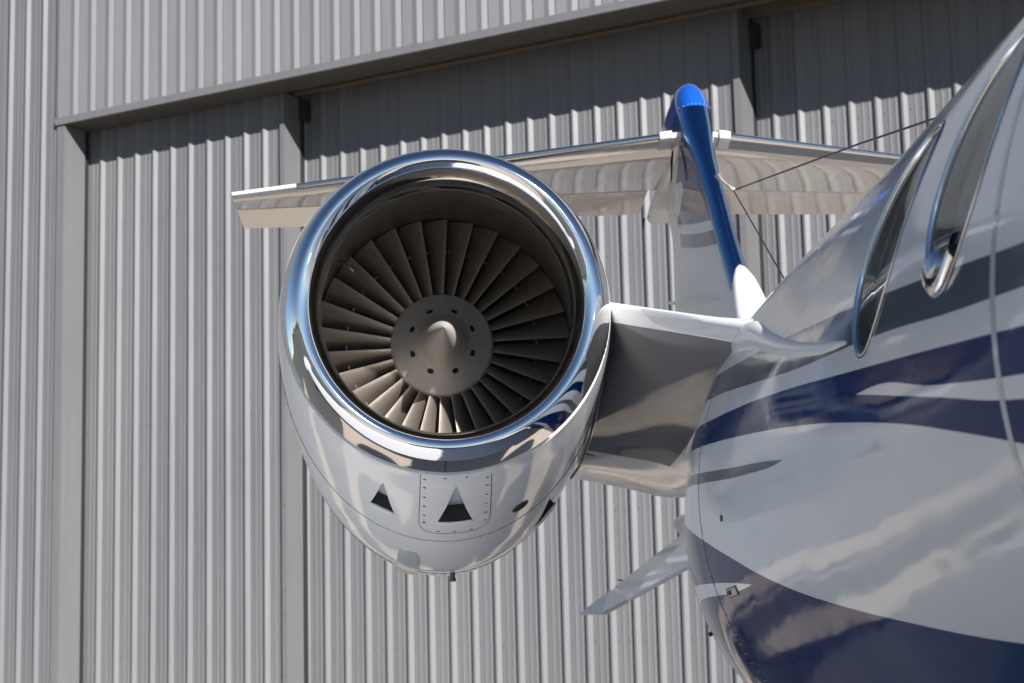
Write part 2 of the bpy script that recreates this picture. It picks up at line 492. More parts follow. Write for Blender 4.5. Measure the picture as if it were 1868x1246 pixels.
# header
V, F = box(-0.15, 22.0, -0.056, -0.002, HEAD, HEAD + 0.098)
mesh_obj('header_trim', V, F, 'trim_steel', HA, smooth=False)
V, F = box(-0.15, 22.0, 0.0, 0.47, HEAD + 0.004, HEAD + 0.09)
mesh_obj('header_soffit', V, F, 'shaded_steel', HA, smooth=False)
V, F = box(3.30, 22.0, 0.62, 0.74, HEAD + 0.02, HEAD + 0.16)
mesh_obj('door_track', V, F, 'track_steel', HA, smooth=False)
V, F = box(9.47, 22.0, 1.05, 1.17, HEAD + 0.02, HEAD + 0.16)
mesh_obj('door_track', V, F, 'track_steel', HA, smooth=False)
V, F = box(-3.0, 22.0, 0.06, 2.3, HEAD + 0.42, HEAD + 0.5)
mesh_obj('track_housing', V, F, 'shaded_steel', HA, smooth=False)
# three sliding leaves on three tracks
def leaf(d, p, first, count, x_left, stile0, stile1, top, label):
    L = empty('door_leaf', (0, d, 0), parent=HA); L['label'] = label
    n_left = int((first - x_left) / p + 0.5)
    x0 = first - n_left * p
    n = n_left + count
    run(L, door_profile, p, x0, x0 + n * p, 0.0, 0.08, top)
    xe = x0 + n * p
    V, F = box(xe, stile1, -0.052, 0.0, 0.08, top)
    mesh_obj('stile', V, F, 'trim_steel', L, smooth=False)
    V, F = box(stile1 - 0.06, stile1, 0.001, 0.305, 0.08, top)
    mesh_obj('end_plate', V, F, 'trim_steel', L, smooth=False)
    V, F = box(stile1 - 0.07, stile1 - 0.004, 0.306, 0.425, 0.08, top)
    mesh_obj('edge_seal', V, F, 'rubber_black', L, smooth=False)
    V, F = box(x0, stile1 - 0.08, 0.05, 0.28, 0.08, top)
    mesh_obj('core', V, F, 'shaded_steel', L, smooth=False)
    V, F = box(x0, stile1, -0.02, 0.04, 0.01, 0.078)
    mesh_obj('bottom_sweep', V, F, 'rubber_black', L, smooth=False)
    # roofing screws through the pans, too small to pick apart
    sv = []
    for zz in (1.6, 3.1, 4.6, 6.1, 7.4):
        for i in range(n):
            for dx in (0.11, 0.245):
                sv.append(tube([(x0 + i * p + dx, -0.010, zz + random.uniform(-.006, .006)), (x0 + i * p + dx, 0.0, zz)], [0.0035, 0.0055], 5))
    so_ = mesh_obj('screw_rows', *merge(*sv), 'screw_steel', L, smooth=False); so_['kind'] = 'stuff'
    # hanger roller housing at the top corner
    V, F = box(stile1 - 0.02, stile1 + 0.10, 0.27, 0.40, HEAD - 0.30, HEAD - 0.02)
    mesh_obj('roller_housing', V, F, 'rubber_black', L, smooth=False)
    # fixings down the stile
    key = 'stile_screw'
    for i, z in enumerate((1.3, 2.05, 2.35, 3.4, 4.8, 6.2)):
        for dx in (0.03, 0.055):
            V, F = tube([(xe + dx, -0.056, z), (xe + dx, -0.051, z)], 0.005, 6)
            mesh_obj('stile_screw', V, F, 'screw_steel', L, smooth=False)
    return L
leaf(0.50, 0.3045, 0.182, 10, -0.75, 3.203, 3.29, HEAD + 0.01, 'leftmost ribbed sliding door leaf, set nearest the outside')
leaf(0.93, 0.3072, 3.535, 19, 3.0, 9.364, 9.452, HEAD + 0.40, 'middle ribbed sliding door leaf behind the engine and tail')
leaf(1.36, 0.3096, 9.645, 30, 9.1, 18.9, 19.0, HEAD + 0.40, 'rightmost ribbed sliding door leaf, set deepest in the recess')
# rest of the building
V, F = box(-3.0, -2.9, 0.06, 2.3, 0.0, HEAD + 0.41); mesh_obj('recess_lining', V, F, 'shaded_steel', HA, smooth=False)
V, F = box(-3.0, 3.25, 0.86, 0.92, 0.0, HEAD + 0.41); mesh_obj('recess_lining', V, F, 'shaded_steel', HA, smooth=False)
V, F = box(-12.4, -12.2, 0.25, 30, 0, 12.5); mesh_obj('side_wall', V, F, 'trim_steel', HA, smooth=False)
V, F = box(21.9, 22.1, 0.25, 30, 0, 12.5); mesh_obj('side_wall', V, F, 'trim_steel', HA, smooth=False)
V, F = box(-12.4, 22.1, 30.0, 30.2, 0, 12.5); mesh_obj('rear_wall', V, F, 'trim_steel', HA, smooth=False)
V = [(-12.6, -0.3, 12.52), (22.3, -0.3, 12.52), (22.3, 15, 14.3), (-12.6, 15, 14.3), (22.3, 30.4, 12.52), (-12.6, 30.4, 12.52)]
V += [(x, y, z + 0.12) for x, y, z in V]
F = [(0, 1, 2, 3), (3, 2, 4, 5), (6, 7, 8, 9), (9, 8, 10, 11), (0, 1, 7, 6), (5, 4, 10, 11), (1, 2, 8, 7), (2, 4, 10, 8), (0, 3, 9, 6), (3, 5, 11, 9)]
mesh_obj('roof', V, F, 'roof_steel', HA, smooth=False)
V, F = box(19.02, 22.0, 0.05, 0.3, 0.0, HEAD + 0.6); mesh_obj('end_wall', V, F, 'trim_steel', HA, smooth=False)

# ------------------------------------------------------------------ jet
JET = empty('business_jet', (1.39, 0, 0), (0, 0, 0),
            'white and navy business jet with a polished engine inlet, parked nose towards the camera', 'aircraft')
JX = 1.39
def part(name, VF, mat, parent=None, smooth=True, angle=None):
    """geometry given in world axes, parented to the jet"""
    V, F = VF
    o = mesh_obj(name, V, F, mat, None, smooth, angle)
    p = parent if parent is not None else JET
    o.parent = p
    o.matrix_parent_inverse = PINV[p.name]
    return o
bpy.context.view_layer.update()
PINV = {JET.name: Matrix.Translation((-JX, 0, 0))}
def reg(o):
    PINV[o.name] = Matrix.Identity(4)
    return o

# ---- fuselage
YK = [-6.2, -5.6, -4.6, -3.0, -1.0, 3.5, 5.0, 6.0, 7.0, 8.0, 9.2, 10.6, 11.4]
ZK = [.16, .20, .30, .42, .44, .44, .43, .41, .455, .545, .66, .78, .86]
RK = [.02, .20, .45, .68, .722, .722, .748, .648, .497, .352, .218, .1, .05]
def fus(y):
    return pchip(YK, ZK, y) + EYE, pchip(YK, RK, y)
def fpt(y, th, off=0.0):
    """surface point on the starboard (camera) side, th = degrees above the waist line"""
    zc, r = fus(y)
    return Vector((JX - (r + off) * math.cos(R(th)), y, zc + (r + off) * math.sin(R(th))))
NS = 160
rings = []
y = -6.2
ys = []
while y < 11.41:
    ys.append(y); y += 0.11
for y in ys:
    zc, r = fus(min(y, 11.4))
    rings.append([(JX + r * math.cos(2 * PI * j / NS), y, zc + r * math.sin(2 * PI * j / NS)) for j in range(NS)])
FUS = reg(part('fuselage', loft(rings, True, True, True), 'fuselage_scheme'))

# ---- cabin windows: opening cut through the skin, bright frame, pane, lining, shade
def win_outline(yc, scale=1.0, n=72):
    hw, hh, rc = 0.142, 13.6, 0.6
    out = []
    for j in range(n):
        a = 2 * PI * j / n
        c, s = math.cos(a), math.sin(a)
        e = 2 / 2.7
        u = math.copysign(abs(c) ** e, c) * hw * scale
        v = math.copysign(abs(s) ** e, s) * (hh + (scale - 1) * 9.0)
        if v < 0: u *= 1 - 0.38 * min(1.0, abs(v / hh)) ** 2
        out.append((yc + u - 0.0042 * v, 18.0 + v))
    return out
WINS = [3.045, 2.552, 2.06]
cutters = []
for yc in WINS:
    o1 = win_outline(yc, 1.0)
    rgs = [[tuple(fpt(yy, th, off)) for yy, th in o1] for off in (0.06, -0.12)]
    V, F = loft(rgs, True, True, True)
    cutters.append(mesh_obj('cutter', V, F, 'dark_cavity', None))
for c in cutters:
    md = FUS.modifiers.new('cut', 'BOOLEAN'); md.operation = 'DIFFERENCE'; md.object = c; md.solver = 'EXACT'
sol = None
bpy.context.view_layer.update()
ev = FUS.evaluated_get(bpy.context.evaluated_depsgraph_get())
me = bpy.data.meshes.new_from_object(ev)
FUS.modifiers.clear()
FUS.data = me
FUS.data.name = 'fuselage'
nl = []
for v in me.vertices:
    yy = min(max(v.co.y, -6.15), 11.35)
    z1, r1 = fus(yy - 0.02); z2, r2 = fus(yy + 0.02); zc, r = fus(yy)
    d = Vector((v.co.x - JX, 0, v.co.z - zc)); d = d.normalized() if d.length > 1e-5 else Vector((0, 1, 0))
    d.y = -((r2 - r1) / 0.04 + d.z * (z2 - z1) / 0.04)
    nl.append(d.normalized())
me.polygons.foreach_set('use_smooth', [True] * len(me.polygons))
me.normals_split_custom_set_from_vertices(nl)
for c in cutters:
    bpy.data.objects.remove(c)
# the boolean closes the cut-outs with pockets; they act as the window wells
for yc in WINS:
    rg = []
    for sc, off in ((1.04, 0.0003), (1.036, 0.0020), (1.026, 0.0026), (1.012, 0.0020), (1.0, 0.0), (0.99, -0.002), (0.99, -0.010)):
        rg.append([tuple(fpt(a, b, off)) for a, b in win_outline(yc, sc)])
    part('window_frame', loft(rg), 'polished_metal', FUS)
    part('window_gasket', loft([[tuple(fpt(a, b, off)) for a, b in win_outline(yc, sc)] for sc, off in ((1.058, 0.0002), (1.056, 0.0010), (1.042, 0.0010), (1.04, 0.0002))]), 'rubber_black', FUS)
    V, F = loft([[tuple(fpt(a, b, -0.003)) for a, b in win_outline(yc, s)] for s in (0.99, 0.8, 0.6, 0.4, 0.2, 0.02)], True, False, True)
    pn = part('pane', (V, F), 'window_glass', FUS)
    if pn.data.polygons[0].normal.x > 0: pn.data.flip_normals()
    part('lining', loft([[tuple(fpt(a, b, off)) for a, b in win_outline(yc, s)] for s, off in ((0.99, -0.010), (0.96, -0.03), (0.90, -0.06), (0.86, -0.09))]), 'cabin_trim', FUS)
    if yc == WINS[1]:
        lo = [q for q in range(72) if math.sin(2 * PI * q / 72) < -0.72]
        tr_ = [[tuple(fpt(*[win_outline(yc, sc)[q][i] for i in (0, 1)], off)) for q in lo] for sc, off in ((1.035, 0.001), (1.02, 0.006), (0.96, 0.011), (0.86, 0.012), (0.74, 0.009), (0.64, 0.004), (0.60, -0.004))]
        part('window_trim', loft(tr_, False), 'polished_metal', FUS)
    sh = [[(a, max(b, 11.0)) for a, b in win_outline(yc, s)] for s in (0.955, 0.6, 0.3, 0.02)]
    part('window_shade', loft([[tuple(fpt(a, b, -0.030)) for a, b in q] for q in sh], True, False, True), 'cabin_shade', FUS)

# ---- door edge strip at the right of the frame
def strip(y0, y1, t0, t1, off, mat, name, parent, yskew=0.0):
    n = 40; top = []; 
    rg = []
    for j in range(n + 1):
        t = t0 + (t1 - t0) * j / n
        d = yskew * (t - t0)
        rg.append([tuple(fpt(y0 + d, t, -0.004)), tuple(fpt(y0 + d, t, off)), tuple(fpt(y1 + d, t, off)), tuple(fpt(y1 + d, t, -0.004))])
    return part(name, loft(rg, True, True, True), mat, parent, smooth=False)
strip(2.268, 2.288, 34, -60, 0.0008, 'pale_grey_paint', 'door_seal_strip', FUS, -0.0022)
# skin seams round the rear fuselage
for ys_ in (4.92, 5.75, 1.2, 6.9):
    strip(ys_, ys_ + 0.004, 24 if ys_ in (4.92, 5.75) else 110, -95, 0.0006, 'seam_dark', 'skin_seam', FUS)

def fpatch(y0, y1, t0, t1, off, mat, name):
    rg = []
    for i in range(5):
        y = y0 + (y1 - y0) * i / 4
        ring = [tuple(fpt(y, t0 + (t1 - t0) * j / 4, off)) for j in range(5)] + [tuple(fpt(y, t1 + (t0 - t1) * j / 4, -0.003)) for j in range(5)]
        rg.append(ring)
    return part(name, loft(rg, True, True, True), mat, FUS, False)
fpatch(4.63, 4.77, -19.4, -17.6, 0.0012, 'seam_dark', 'latch_surround')
fpatch(4.64, 4.76, -19.2, -17.8, 0.0020, 'slate_enamel', 'latch')
fpatch(4.72, 4.76, -18.9, -18.1, 0.0045, 'seam_dark', 'latch_lever')
fpatch(4.585, 4.615, -6.3, -5.2, 0.0012, 'seam_dark', 'vent_port')
fpatch(5.9, 6.02, -25.8, -25.0, 0.010, 'seam_dark', 'drain_mast')
rv = None
for ys_ in (4.905, 4.938, 5.735, 5.77):
    for th in range(20, -64, -2):
        if rv is None:
            V = [(0.0032 * math.cos(2 * PI * j / 8), 0.0032 * math.sin(2 * PI * j / 8), 0.0) for j in range(8)] + [(0, 0, 0.0012)]
            rv = mesh_obj('rivet', V, [(j, (j + 1) % 8, 8) for j in range(8)], 'pale_grey_paint', FUS); o = rv
        else:
            o = link_copy(rv, FUS)
        o.location = fpt(ys_, th, 0.0002)
        o.rotation_euler = Vector((0, 0, 1)).rotation_difference((fpt(ys_, th, 0.1) - fpt(ys_, th)).normalized()).to_euler()

# ---- nacelle (own local axes: +y runs aft along the engine)
NYS = [0.10, 0.154, .3, .5, .7, .9, 1.1, 1.3, 1.5, 1.7, 1.9, 2.25]
NRX = [.435, .4465, .462, .475, .482, .486, .485, .475, .46, .437, .41, .335]
NRL = [.4385, .4485, .4985, .556, .605, .646, .672, .674, .66, .63, .59, .49]
def npt(y, deg, off=0.0):
    """point on the nacelle skin; the lower half is deeper than the sides"""
    rx = pchip(NYS, NRX, y); rz = pchip(NYS, NRL, y) if math.sin(R(deg)) < 0 else rx
    c, s_ = math.cos(R(deg)), math.sin(R(deg))
    n_ = Vector((c / rx, 0, s_ / rz)).normalized()
    return (rx * c + off * n_.x, y, rz * s_ + off * n_.z)
ny = [0.1565 + (2.25 - 0.1565) * i / 40 for i in range(41)]
rings = [[npt(y, 2.5 * j) for j in range(144)] for y in ny] + [[npt(y, 2.5 * j, -0.055) for j in range(144)] for y in (2.25, 1.9, 1.5, 1.1, 0.7, 0.4, 0.1565)]
rings.append(rings[0])
V, F = loft(rings)
nv = len(V) - 144
F = [tuple(i if i < nv else i - nv for i in f) for f in F]
V = V[:nv]
NC = mesh_obj('engine_nacelle', V, F, 'white_enamel', None)
NC.data.materials.append(MAT['pale_grey_paint']); NC.data.materials.append(MAT['dark_cavity'])
def duct_cutter(c, y0, w, s):
    hw = [(0.0, 0.35, 0.0), (0.03, 1.05, .003), (0.06, 1.7, .006), (0.10, 2.5, .011), (0.14, 3.3, .017), (0.175, 4.1, .024), (0.21, 4.9, .033), (0.235, 5.5, .041), (0.255, 6.0, .050)]
    rg = []
    for a, h, dp in hw:
        y = y0 + a * s
        rg.append([npt(y, c + h * w, 0.012), npt(y, c, 0.013), npt(y, c - h * w, 0.012), npt(y, c - h * w, -dp * s - 0.0005), npt(y, c, -dp * s - 0.0005), npt(y, c + h * w, -dp * s - 0.0005)])
    V, F = loft(rg, True, True, True)
    o = mesh_obj('cutter', V, F, 'pale_grey_paint', None, smooth=False)
    o.data.materials.append(MAT['dark_cavity'])
    for p in o.data.polygons:
        if len(p.vertices) == 6 and p.center.y > y0 + 0.2 * s: p.material_index = 1
    return o
DUCTS = [(-87.4, 0.231, 1.0, 1.0), (-112.8, 0.285, 0.72, 0.78), (-50.0, 0.76, 0.85, 0.95)]
cuts = [duct_cutter(*d) for d in DUCTS]
for c in cuts:
    md = NC.modifiers.new('cut', 'BOOLEAN'); md.operation = 'DIFFERENCE'; md.object = c; md.solver = 'EXACT'; md.material_mode = 'TRANSFER'
bpy.context.view_layer.update()
me = bpy.data.meshes.new_from_object(NC.evaluated_get(bpy.context.evaluated_depsgraph_get()))
NC.modifiers.clear(); NC.data = me; me.name = 'engine_nacelle'
for c in cuts: bpy.data.objects.remove(c)
skin = [i for i, mt in enumerate(me.materials) if mt and mt.name == 'white_enamel']
def nnorm(co):
    y = min(max(co.y, 0.16), 2.24)
    rx = pchip(NYS, NRX, y); rz = pchip(NYS, NRL, y) if co.z < 0 else rx
    t = math.atan2(co.z / rz, co.x / rx)
    r1 = Vector(npt(y - 0.01, math.degrees(t))); r2 = Vector(npt(y + 0.01, math.degrees(t)))
    tang = (r2 - r1).normalized()
    n_ = Vector((math.cos(t) / rx, 0, math.sin(t) / rz)).normalized()
    return (n_ - tang * n_.dot(tang)).normalized()
ln = [None] * len(me.loops)
for p in me.polygons:
    sm = p.material_index in skin
    p.use_smooth = sm
    for li in p.loop_indices:
        co_ = me.vertices[me.loops[li].vertex_index].co
        n1 = nnorm(co_)
        ln[li] = n1 if sm and n1.dot(p.normal) > 0.5 else p.normal.copy()
me.normals_split_custom_set(ln)
NC.parent = JET
NC.matrix_parent_inverse = PINV[JET.name]
NC.location = (0.041, 5.25, 2.148)
NC.rotation_euler = (R(1.0), 0, R(0.9))
def sub(name, VF, mat, smooth=True, angle=None):
    return mesh_obj(name, VF[0], VF[1], mat, NC, smooth, angle)
sub('inlet_lip', lathe_y([(0.158, .338), (0.13, .3375), (0.10, .339), (0.07, .343), (0.045, .349), (0.025, .357), (0.012, .3655), (0.004, .375), (0.0, .386), (0.004, .397), (0.012, .4055), (0.025, .4135), (0.045, .4205), (0.07, .4275), (0.10, .435), (0.13, .4415), (0.1495, .4455), (0.1500, .437)], 160), 'polished_metal')
sub('lip_joint', lathe_y([(0.148, .4425), (0.158, .4428)], 128), 'rubber_black')
sub('inlet_gap', lathe_y([(0.157, .338), (0.158, .352), (0.186, .353), (0.19, .342)], 128), 'dark_cavity')
sub('inlet_duct', lathe_y([(0.186, .348), (0.190, .3405), (0.28, .345), (0.40, .355), (0.54, .370), (0.66, .381), (0.70, .383), (0.703, .388), (0.82, .390), (0.94, .390)], 128), 'duct_liner', True, 40)
sub('fan_backing', lathe_y([(0.94, .390), (0.94, .05)], 64), 'dark_cavity')
sub('exhaust_cone', lathe_y([(1.7, .25), (2.1, .2), (2.45, .08), (2.55, .005)], 48), 'duct_liner')
# spinner
FY = 0.78      # station of the fan face
sub('spinner', lathe_y([(FY + a, r * 1.03) for a, r in ((-0.335, .0004), (-0.330, .0026), (-0.315, .0085), (-0.295, .0155), (-0.27, .0240), (-0.24, .0335), (-0.21, .0420), (-0.18, .0500), (-0.155, .0560), (-0.13, .0620), (-0.108, .0685), (-0.090, .0760), (-0.076, .0850), (-0.06, .0970), (-0.04, .1140), (-0.022, .1305), (-0.012, .1400), (-0.007, .1450), (-0.002, .1485), (0.03, .1525), (0.12, .1525))], 128), 'spinner_metal')
# bolts in the spinner
def bolt_mesh():
    prof = [(0.003, .0102), (-0.0012, .0100), (-0.0012, .0092), (-0.0004, .0090), (-0.0004, .0050), (-0.0014, .0048), (-0.0014, .0002)]
    return loft([[(r * math.cos(2 * PI * j / 16), y, r * math.sin(2 * PI * j / 16)) for j in range(16)] for y, r in prof])
bV, bF = bolt_mesh()
slope = math.atan2(0.0950 - 0.0815, 0.015)
slope = PI / 2 - math.atan2(0.0125, 0.016)
bolt0 = None
for i in range(8):
    a = 2 * PI * (i + 0.5) / 8
    if bolt0 is None:
        bolt0 = mesh_obj('spinner_bolt', bV, bF, 'bolt_recess', NC, smooth=False); o = bolt0
    else:
        o = link_copy(bolt0, NC)
    rr, yy = 0.0965, FY - 0.0652
    nrm = Vector((math.cos(a) * math.sin(slope), -math.cos(slope), math.sin(a) * math.sin(slope))).normalized()
    o.location = (rr * math.cos(a), yy, rr * math.sin(a))
    o.rotation_euler = Vector((0, 1, 0)).rotation_difference(-nrm).to_euler()
# fan blades
NB = 30
def blade_mesh():
    rs = [0.151, 0.176, 0.206, 0.237, 0.268, 0.30, 0.335, 0.363, 0.386]
    rgs = []
    for r in rs:
        t = (r - 0.151) / 0.235
        stg = R(26 + 34 * t ** 0.9); ch = 0.066 + 0.042 * t; th = 0.0075 - 0.004 * t; camb = 0.010 * (1 - 0.6 * t)
        ring = []
        st = [0, .03, .12, .3, .5, .7, .88, 1.0]
        up = [(s, camb * 4 * s * (1 - s) + th * 0.5 * (math.sin(PI * s ** 0.7) + 0.12)) for s in st]
        lo = [(s, camb * 4 * s * (1 - s) - th * 0.5 * (math.sin(PI * s ** 0.7) + 0.12)) for s in st[::-1]]
        for s, h in up + lo:
            c = s * ch - ch * 0.25
            tang = c * math.sin(stg) + h * math.cos(stg)
            yy = c * math.cos(stg) - h * math.sin(stg)
            ang = tang / r
            ring.append((-r * math.sin(ang), FY + 0.023 + yy, r * math.cos(ang)))
        rgs.append(ring)
    V, F = loft(rgs, True, True, True)
    # mid-span damper
    r = 0.286; stg = R(26 + 34 * 0.6)
    dv = []
    for tg in (-0.030, 0.030):
        for dr in (-0.002, 0.002):
            for dy in (-0.006, 0.006):
                dv.append((-(tg), FY + 0.033 + dy + tg * 0.55, r + dr))
    return merge((V, F), (dv, [(0, 1, 3, 2), (4, 6, 7, 5), (0, 4, 5, 1), (2, 3, 7, 6), (0, 2, 6, 4), (1, 5, 7, 3)]))
V, F = blade_mesh()
b0 = sub('fan_blade', (V, F), 'blade_titanium', True, 35)
for i in range(1, NB):
    link_copy(b0, NC, None, (0, 2 * PI * i / NB, 0))
b0.rotation_euler = (0, 0, 0)
# probe on the duct wall
a = R(142)
sub('temperature_probe', tube([(0.380 * math.cos(a), 0.64, 0.380 * math.sin(a)), (0.345 * math.cos(a), 0.64, 0.345 * math.sin(a)), (0.328 * math.cos(a), 0.642, 0.328 * math.sin(a))], [0.005, 0.005, 0.0075], 10), 'blade_titanium')
# access panel, ducts and fittings under the nacelle
def npatch(edges, off, mat, name, n=10, thick=None):
    """patch on the nacelle skin: edges = [(y, deg_lo, deg_hi), ...]"""
    th = off if thick is None else thick
    rg = []
    for y, a, b in edges:
        ring = [npt(y, a + (b - a) * j / n, off) for j in range(n + 1)] + [npt(y, b + (a - b) * j / n, off - th - 0.002) for j in range(n + 1)]
        rg.append(ring)
    return sub(name, loft(rg, True, True, True), mat, True, 35)
C0 = -87.4
ys_p = (0.160, .19, .22, .231, .26, .30, .34, .38, .42, .46, .486)
def dhw(y):
    q = [(0.0, 0.35), (0.03, 1.05), (0.06, 1.7), (0.10, 2.5), (0.14, 3.3), (0.175, 4.1), (0.21, 4.9), (0.235, 5.5), (0.255, 6.0)]
    return pchip([a for a, _ in q], [b for _, b in q], min(max(y - 0.231, 0), 0.255)) + 0.5
for sg, w_ in ((-1, 12.2), (1, 12.0)):
    npatch([(y, C0 + sg * dhw(y), C0 + sg * w_) for y in ys_p], 0.0012, 'white_enamel', 'access_panel', 8)
npatch([(.500, C0 - 12.2, C0 + 12.0), (.52, C0 - 12.0, C0 + 11.8), (.54, C0 - 11.6, C0 + 11.4), (.567, C0 - 10.0, C0 + 9.8), (.582, C0 - 7.5, C0 + 7.3)], 0.0012, 'white_enamel', 'access_panel', 16)
# thin dark gap round the panel
gap = [(0.158, -12.35), (.3, -12.35), (.45, -12.35), (.50, -12.3), (.542, -11.75), (.570, -10.1), (.586, -7.5), (.586, 0), (.586, 7.3), (.570, 9.9), (.542, 11.55), (.50, 12.1), (.45, 12.15), (.3, 12.15), (.158, 12.15)]
gp = []
for (y0, d0), (y1, d1) in zip(gap, gap[1:]):
    for t in range(6):
        gp.append(npt(y0 + (y1 - y0) * t / 6, C0 + d0 + (d1 - d0) * t / 6, 0.0004))
sub('panel_gap', tube(gp, 0.0011, 5), 'seam_dark')
# ring seam further aft
sub('ring_seam', tube([npt(0.665, d, 0.0) for d in range(-178, 2, 4)], 0.0012, 5), 'seam_dark')
sub('ring_seam', tube([npt(1.15, d, 0.0) for d in range(-178, 2, 4)], 0.0012, 5), 'seam_dark')
screws = [(y, C0 - 10.9 + 0.9 * (y - 0.18)) for y in (.19, .24, .30, .366, .437, .498)] + [(y, C0 + 10.7 - 0.6 * (y - 0.18)) for y in (.20, .249, .309, .376, .449, .515)] + \
    [(.566, C0 - 5.6), (.571, C0), (.57, C0 + 5.8), (.174, C0 - 4), (.172, C0 + 3.5)]
sc0 = None
for y, d in screws:
    if sc0 is None:
        V = [(0.0044 * math.cos(2 * PI * j / 10), 0.0044 * math.sin(2 * PI * j / 10), z) for z in (-0.002, 0.0012) for j in range(10)]
        F = [(j, (j + 1) % 10, 10 + (j + 1) % 10, 10 + j) for j in range(10)] + [tuple(range(10, 20))]
        sc0 = mesh_obj('screw', V, F, 'screw_steel', NC, smooth=False); o = sc0
    else:
        o = link_copy(sc0, NC)
    P = Vector(npt(y, d, 0.0012)); nrm = Vector((math.cos(R(d)), 0, math.sin(R(d))))
    o.location = P; o.rotation_euler = Vector((0, 0, 1)).rotation_difference(nrm).to_euler()
def duct(c, y0, w=1.0, s=1.0):
    """rounded rear lip behind the sunken intake"""
    lip = [npt(y0 + 0.260 * s, c + d * w, 0.0015) for d in (-6.5, -5, -3, -1, 1, 3, 5, 6.5)]
    sub('duct_lip', tube(lip, [0.002, .005, .006, .006, .006, .006, .005, .002], 8), 'white_enamel')
duct(C0, 0.231)
duct(-112.8, 0.285, 0.72, 0.78)
duct(-50.0, 0.76, 0.85, 0.95)
# round drain hole with mesh screen
def ndisc(y, d, rad, off, mat, name):
    c = Vector(npt(y, d, 0)); V = []
    n = 28
    for rr, oo in ((rad * 1.12, -0.002), (rad * 1.06, off), (rad * 0.9, off * 0.8), (rad * 0.88, off * 0.2), (0.0005, off * 0.2)):
        for j in range(n):
            a = 2 * PI * j / n
            yy = y + rr * math.cos(a); dd = d + math.degrees(rr * math.sin(a) / 0.5)
            V.append(npt(yy, dd, oo))
    F = []
    for i in range(4):
        for j in range(n):
            F.append((i * n + j, i * n + (j + 1) % n, (i + 1) * n + (j + 1) % n, (i + 1) * n + j))
    return sub(name, (V, F), mat)
ndisc(0.54, -63.8, 0.026, 0.0022, 'screw_steel', 'screened_port')
ndisc(0.54, -63.8, 0.021, 0.0032, 'dark_cavity', 'port_screen')
# small fairing and drain stub at the bottom
rg = []
for y, h, hw in ((0.82, 0.001, 3.4), (0.88, 0.006, 4.0), (0.95, 0.010, 4.1), (1.05, 0.014, 4.0), (1.15, 0.015, 3.7), (1.19, 0.012, 3.4), (1.20, 0.0, 3.3)):
    c = -103.2
    rg.append([npt(y, c - hw, -0.004), npt(y, c - hw * 0.92, h), npt(y, c, h + 0.002), npt(y, c + hw * 0.92, h), npt(y, c + hw, -0.004)])
sub('drain_fairing', loft(rg, True, True, True), 'pale_grey_paint', True, 40)
b_ = npt(1.16, -86.6, -0.008)
sub('drain_stub', tube([b_, (b_[0], b_[1], b_[2] - 0.022), (b_[0], b_[1], b_[2] - 0.0225), (b_[0], b_[1], b_[2] - 0.034)], [0.008, 0.008, 0.010, 0.010], 12), 'track_steel', True, 40)

# ---- pylon
out_low = [(5.5, 2.165), (5.535, 2.135), (5.6, 2.105), (5.9, 2.010), (6.2, 1.939), (6.5, 1.901), (6.9, 1.872), (7.3, 1.876)]
in_low = [(4.72, 1.963), (4.76, 1.937), (4.9, 1.912), (5.4, 1.864), (5.9, 1.836), (6.3, 1.822), (6.8, 1.815), (7.3, 1.820)]
out_up = [(7.3, 1.884), (6.9, 1.96), (6.4, 2.07), (6.0, 2.15), (5.75, 2.185), (5.6, 2.195), (5.54, 2.19), (5.51, 2.180)]
in_up = [(7.3, 1.828), (6.9, 1.89), (6.3, 1.96), (5.7, 2.015), (5.2, 2.030), (4.9, 2.015), (4.78, 1.995), (4.735, 1.98)]
def dens(pts, n=6):
    q = []
    xs_ = list(range(len(pts)))
    for i in range((len(pts) - 1) * n + 1):
        t = i / n
        q.append((pchip(xs_, [p[0] for p in pts], t), pchip(xs_, [p[1] for p in pts], t)))
    return q
so = dens(out_low + out_up); si = dens(in_low + in_up)
rings = []
for t in [-0.10, 0, .12, .25, .4, .55, .7, .82, .92, 1.0, 1.06, 1.15, 1.3, 1.6]:
    x = 0.5 + 0.255 * t
    fil = max(0.0, t - 0.7) ** 2 * 0.10
    ring = []
    tt = min(max(t, -0.2), 1.25)
    for i, (a, b) in enumerate(zip(so, si)):
        yy = a[0] + (b[0] - a[0]) * tt; zz = a[1] + (b[1] - a[1]) * tt
        sgn = -1 if i < len(so) / 2 else 1
        ring.append((x, yy, zz + sgn * min(fil, 0.03) * math.sin(PI * min(i, len(so) - i) / (len(so) / 2))))
    rings.append(ring)
PY = reg(part('pylon', loft(rings, True, True, True), 'white_enamel', None, True, 50))
nlow = 7 * 6
i0, i1 = 6, 31
pr = []
for t in [0.0, .15, .3, .45, .6, .75, .88, .96]:
    x = 0.5 + 0.255 * t
    fil = min(max(0.0, t - 0.7) ** 2 * 0.10, 0.03)
    ring = []
    for i in range(i0, i1 + 1):
        a, b = so[i], si[i]
        zz = a[1] + (b[1] - a[1]) * t - fil * math.sin(PI * i / (len(so) / 2))
        ring.append((x, a[0] + (b[0] - a[0]) * t, zz - 0.0025))
    pr.append(ring)
part('pylon_panel', loft(pr, False), 'slate_enamel', PY)
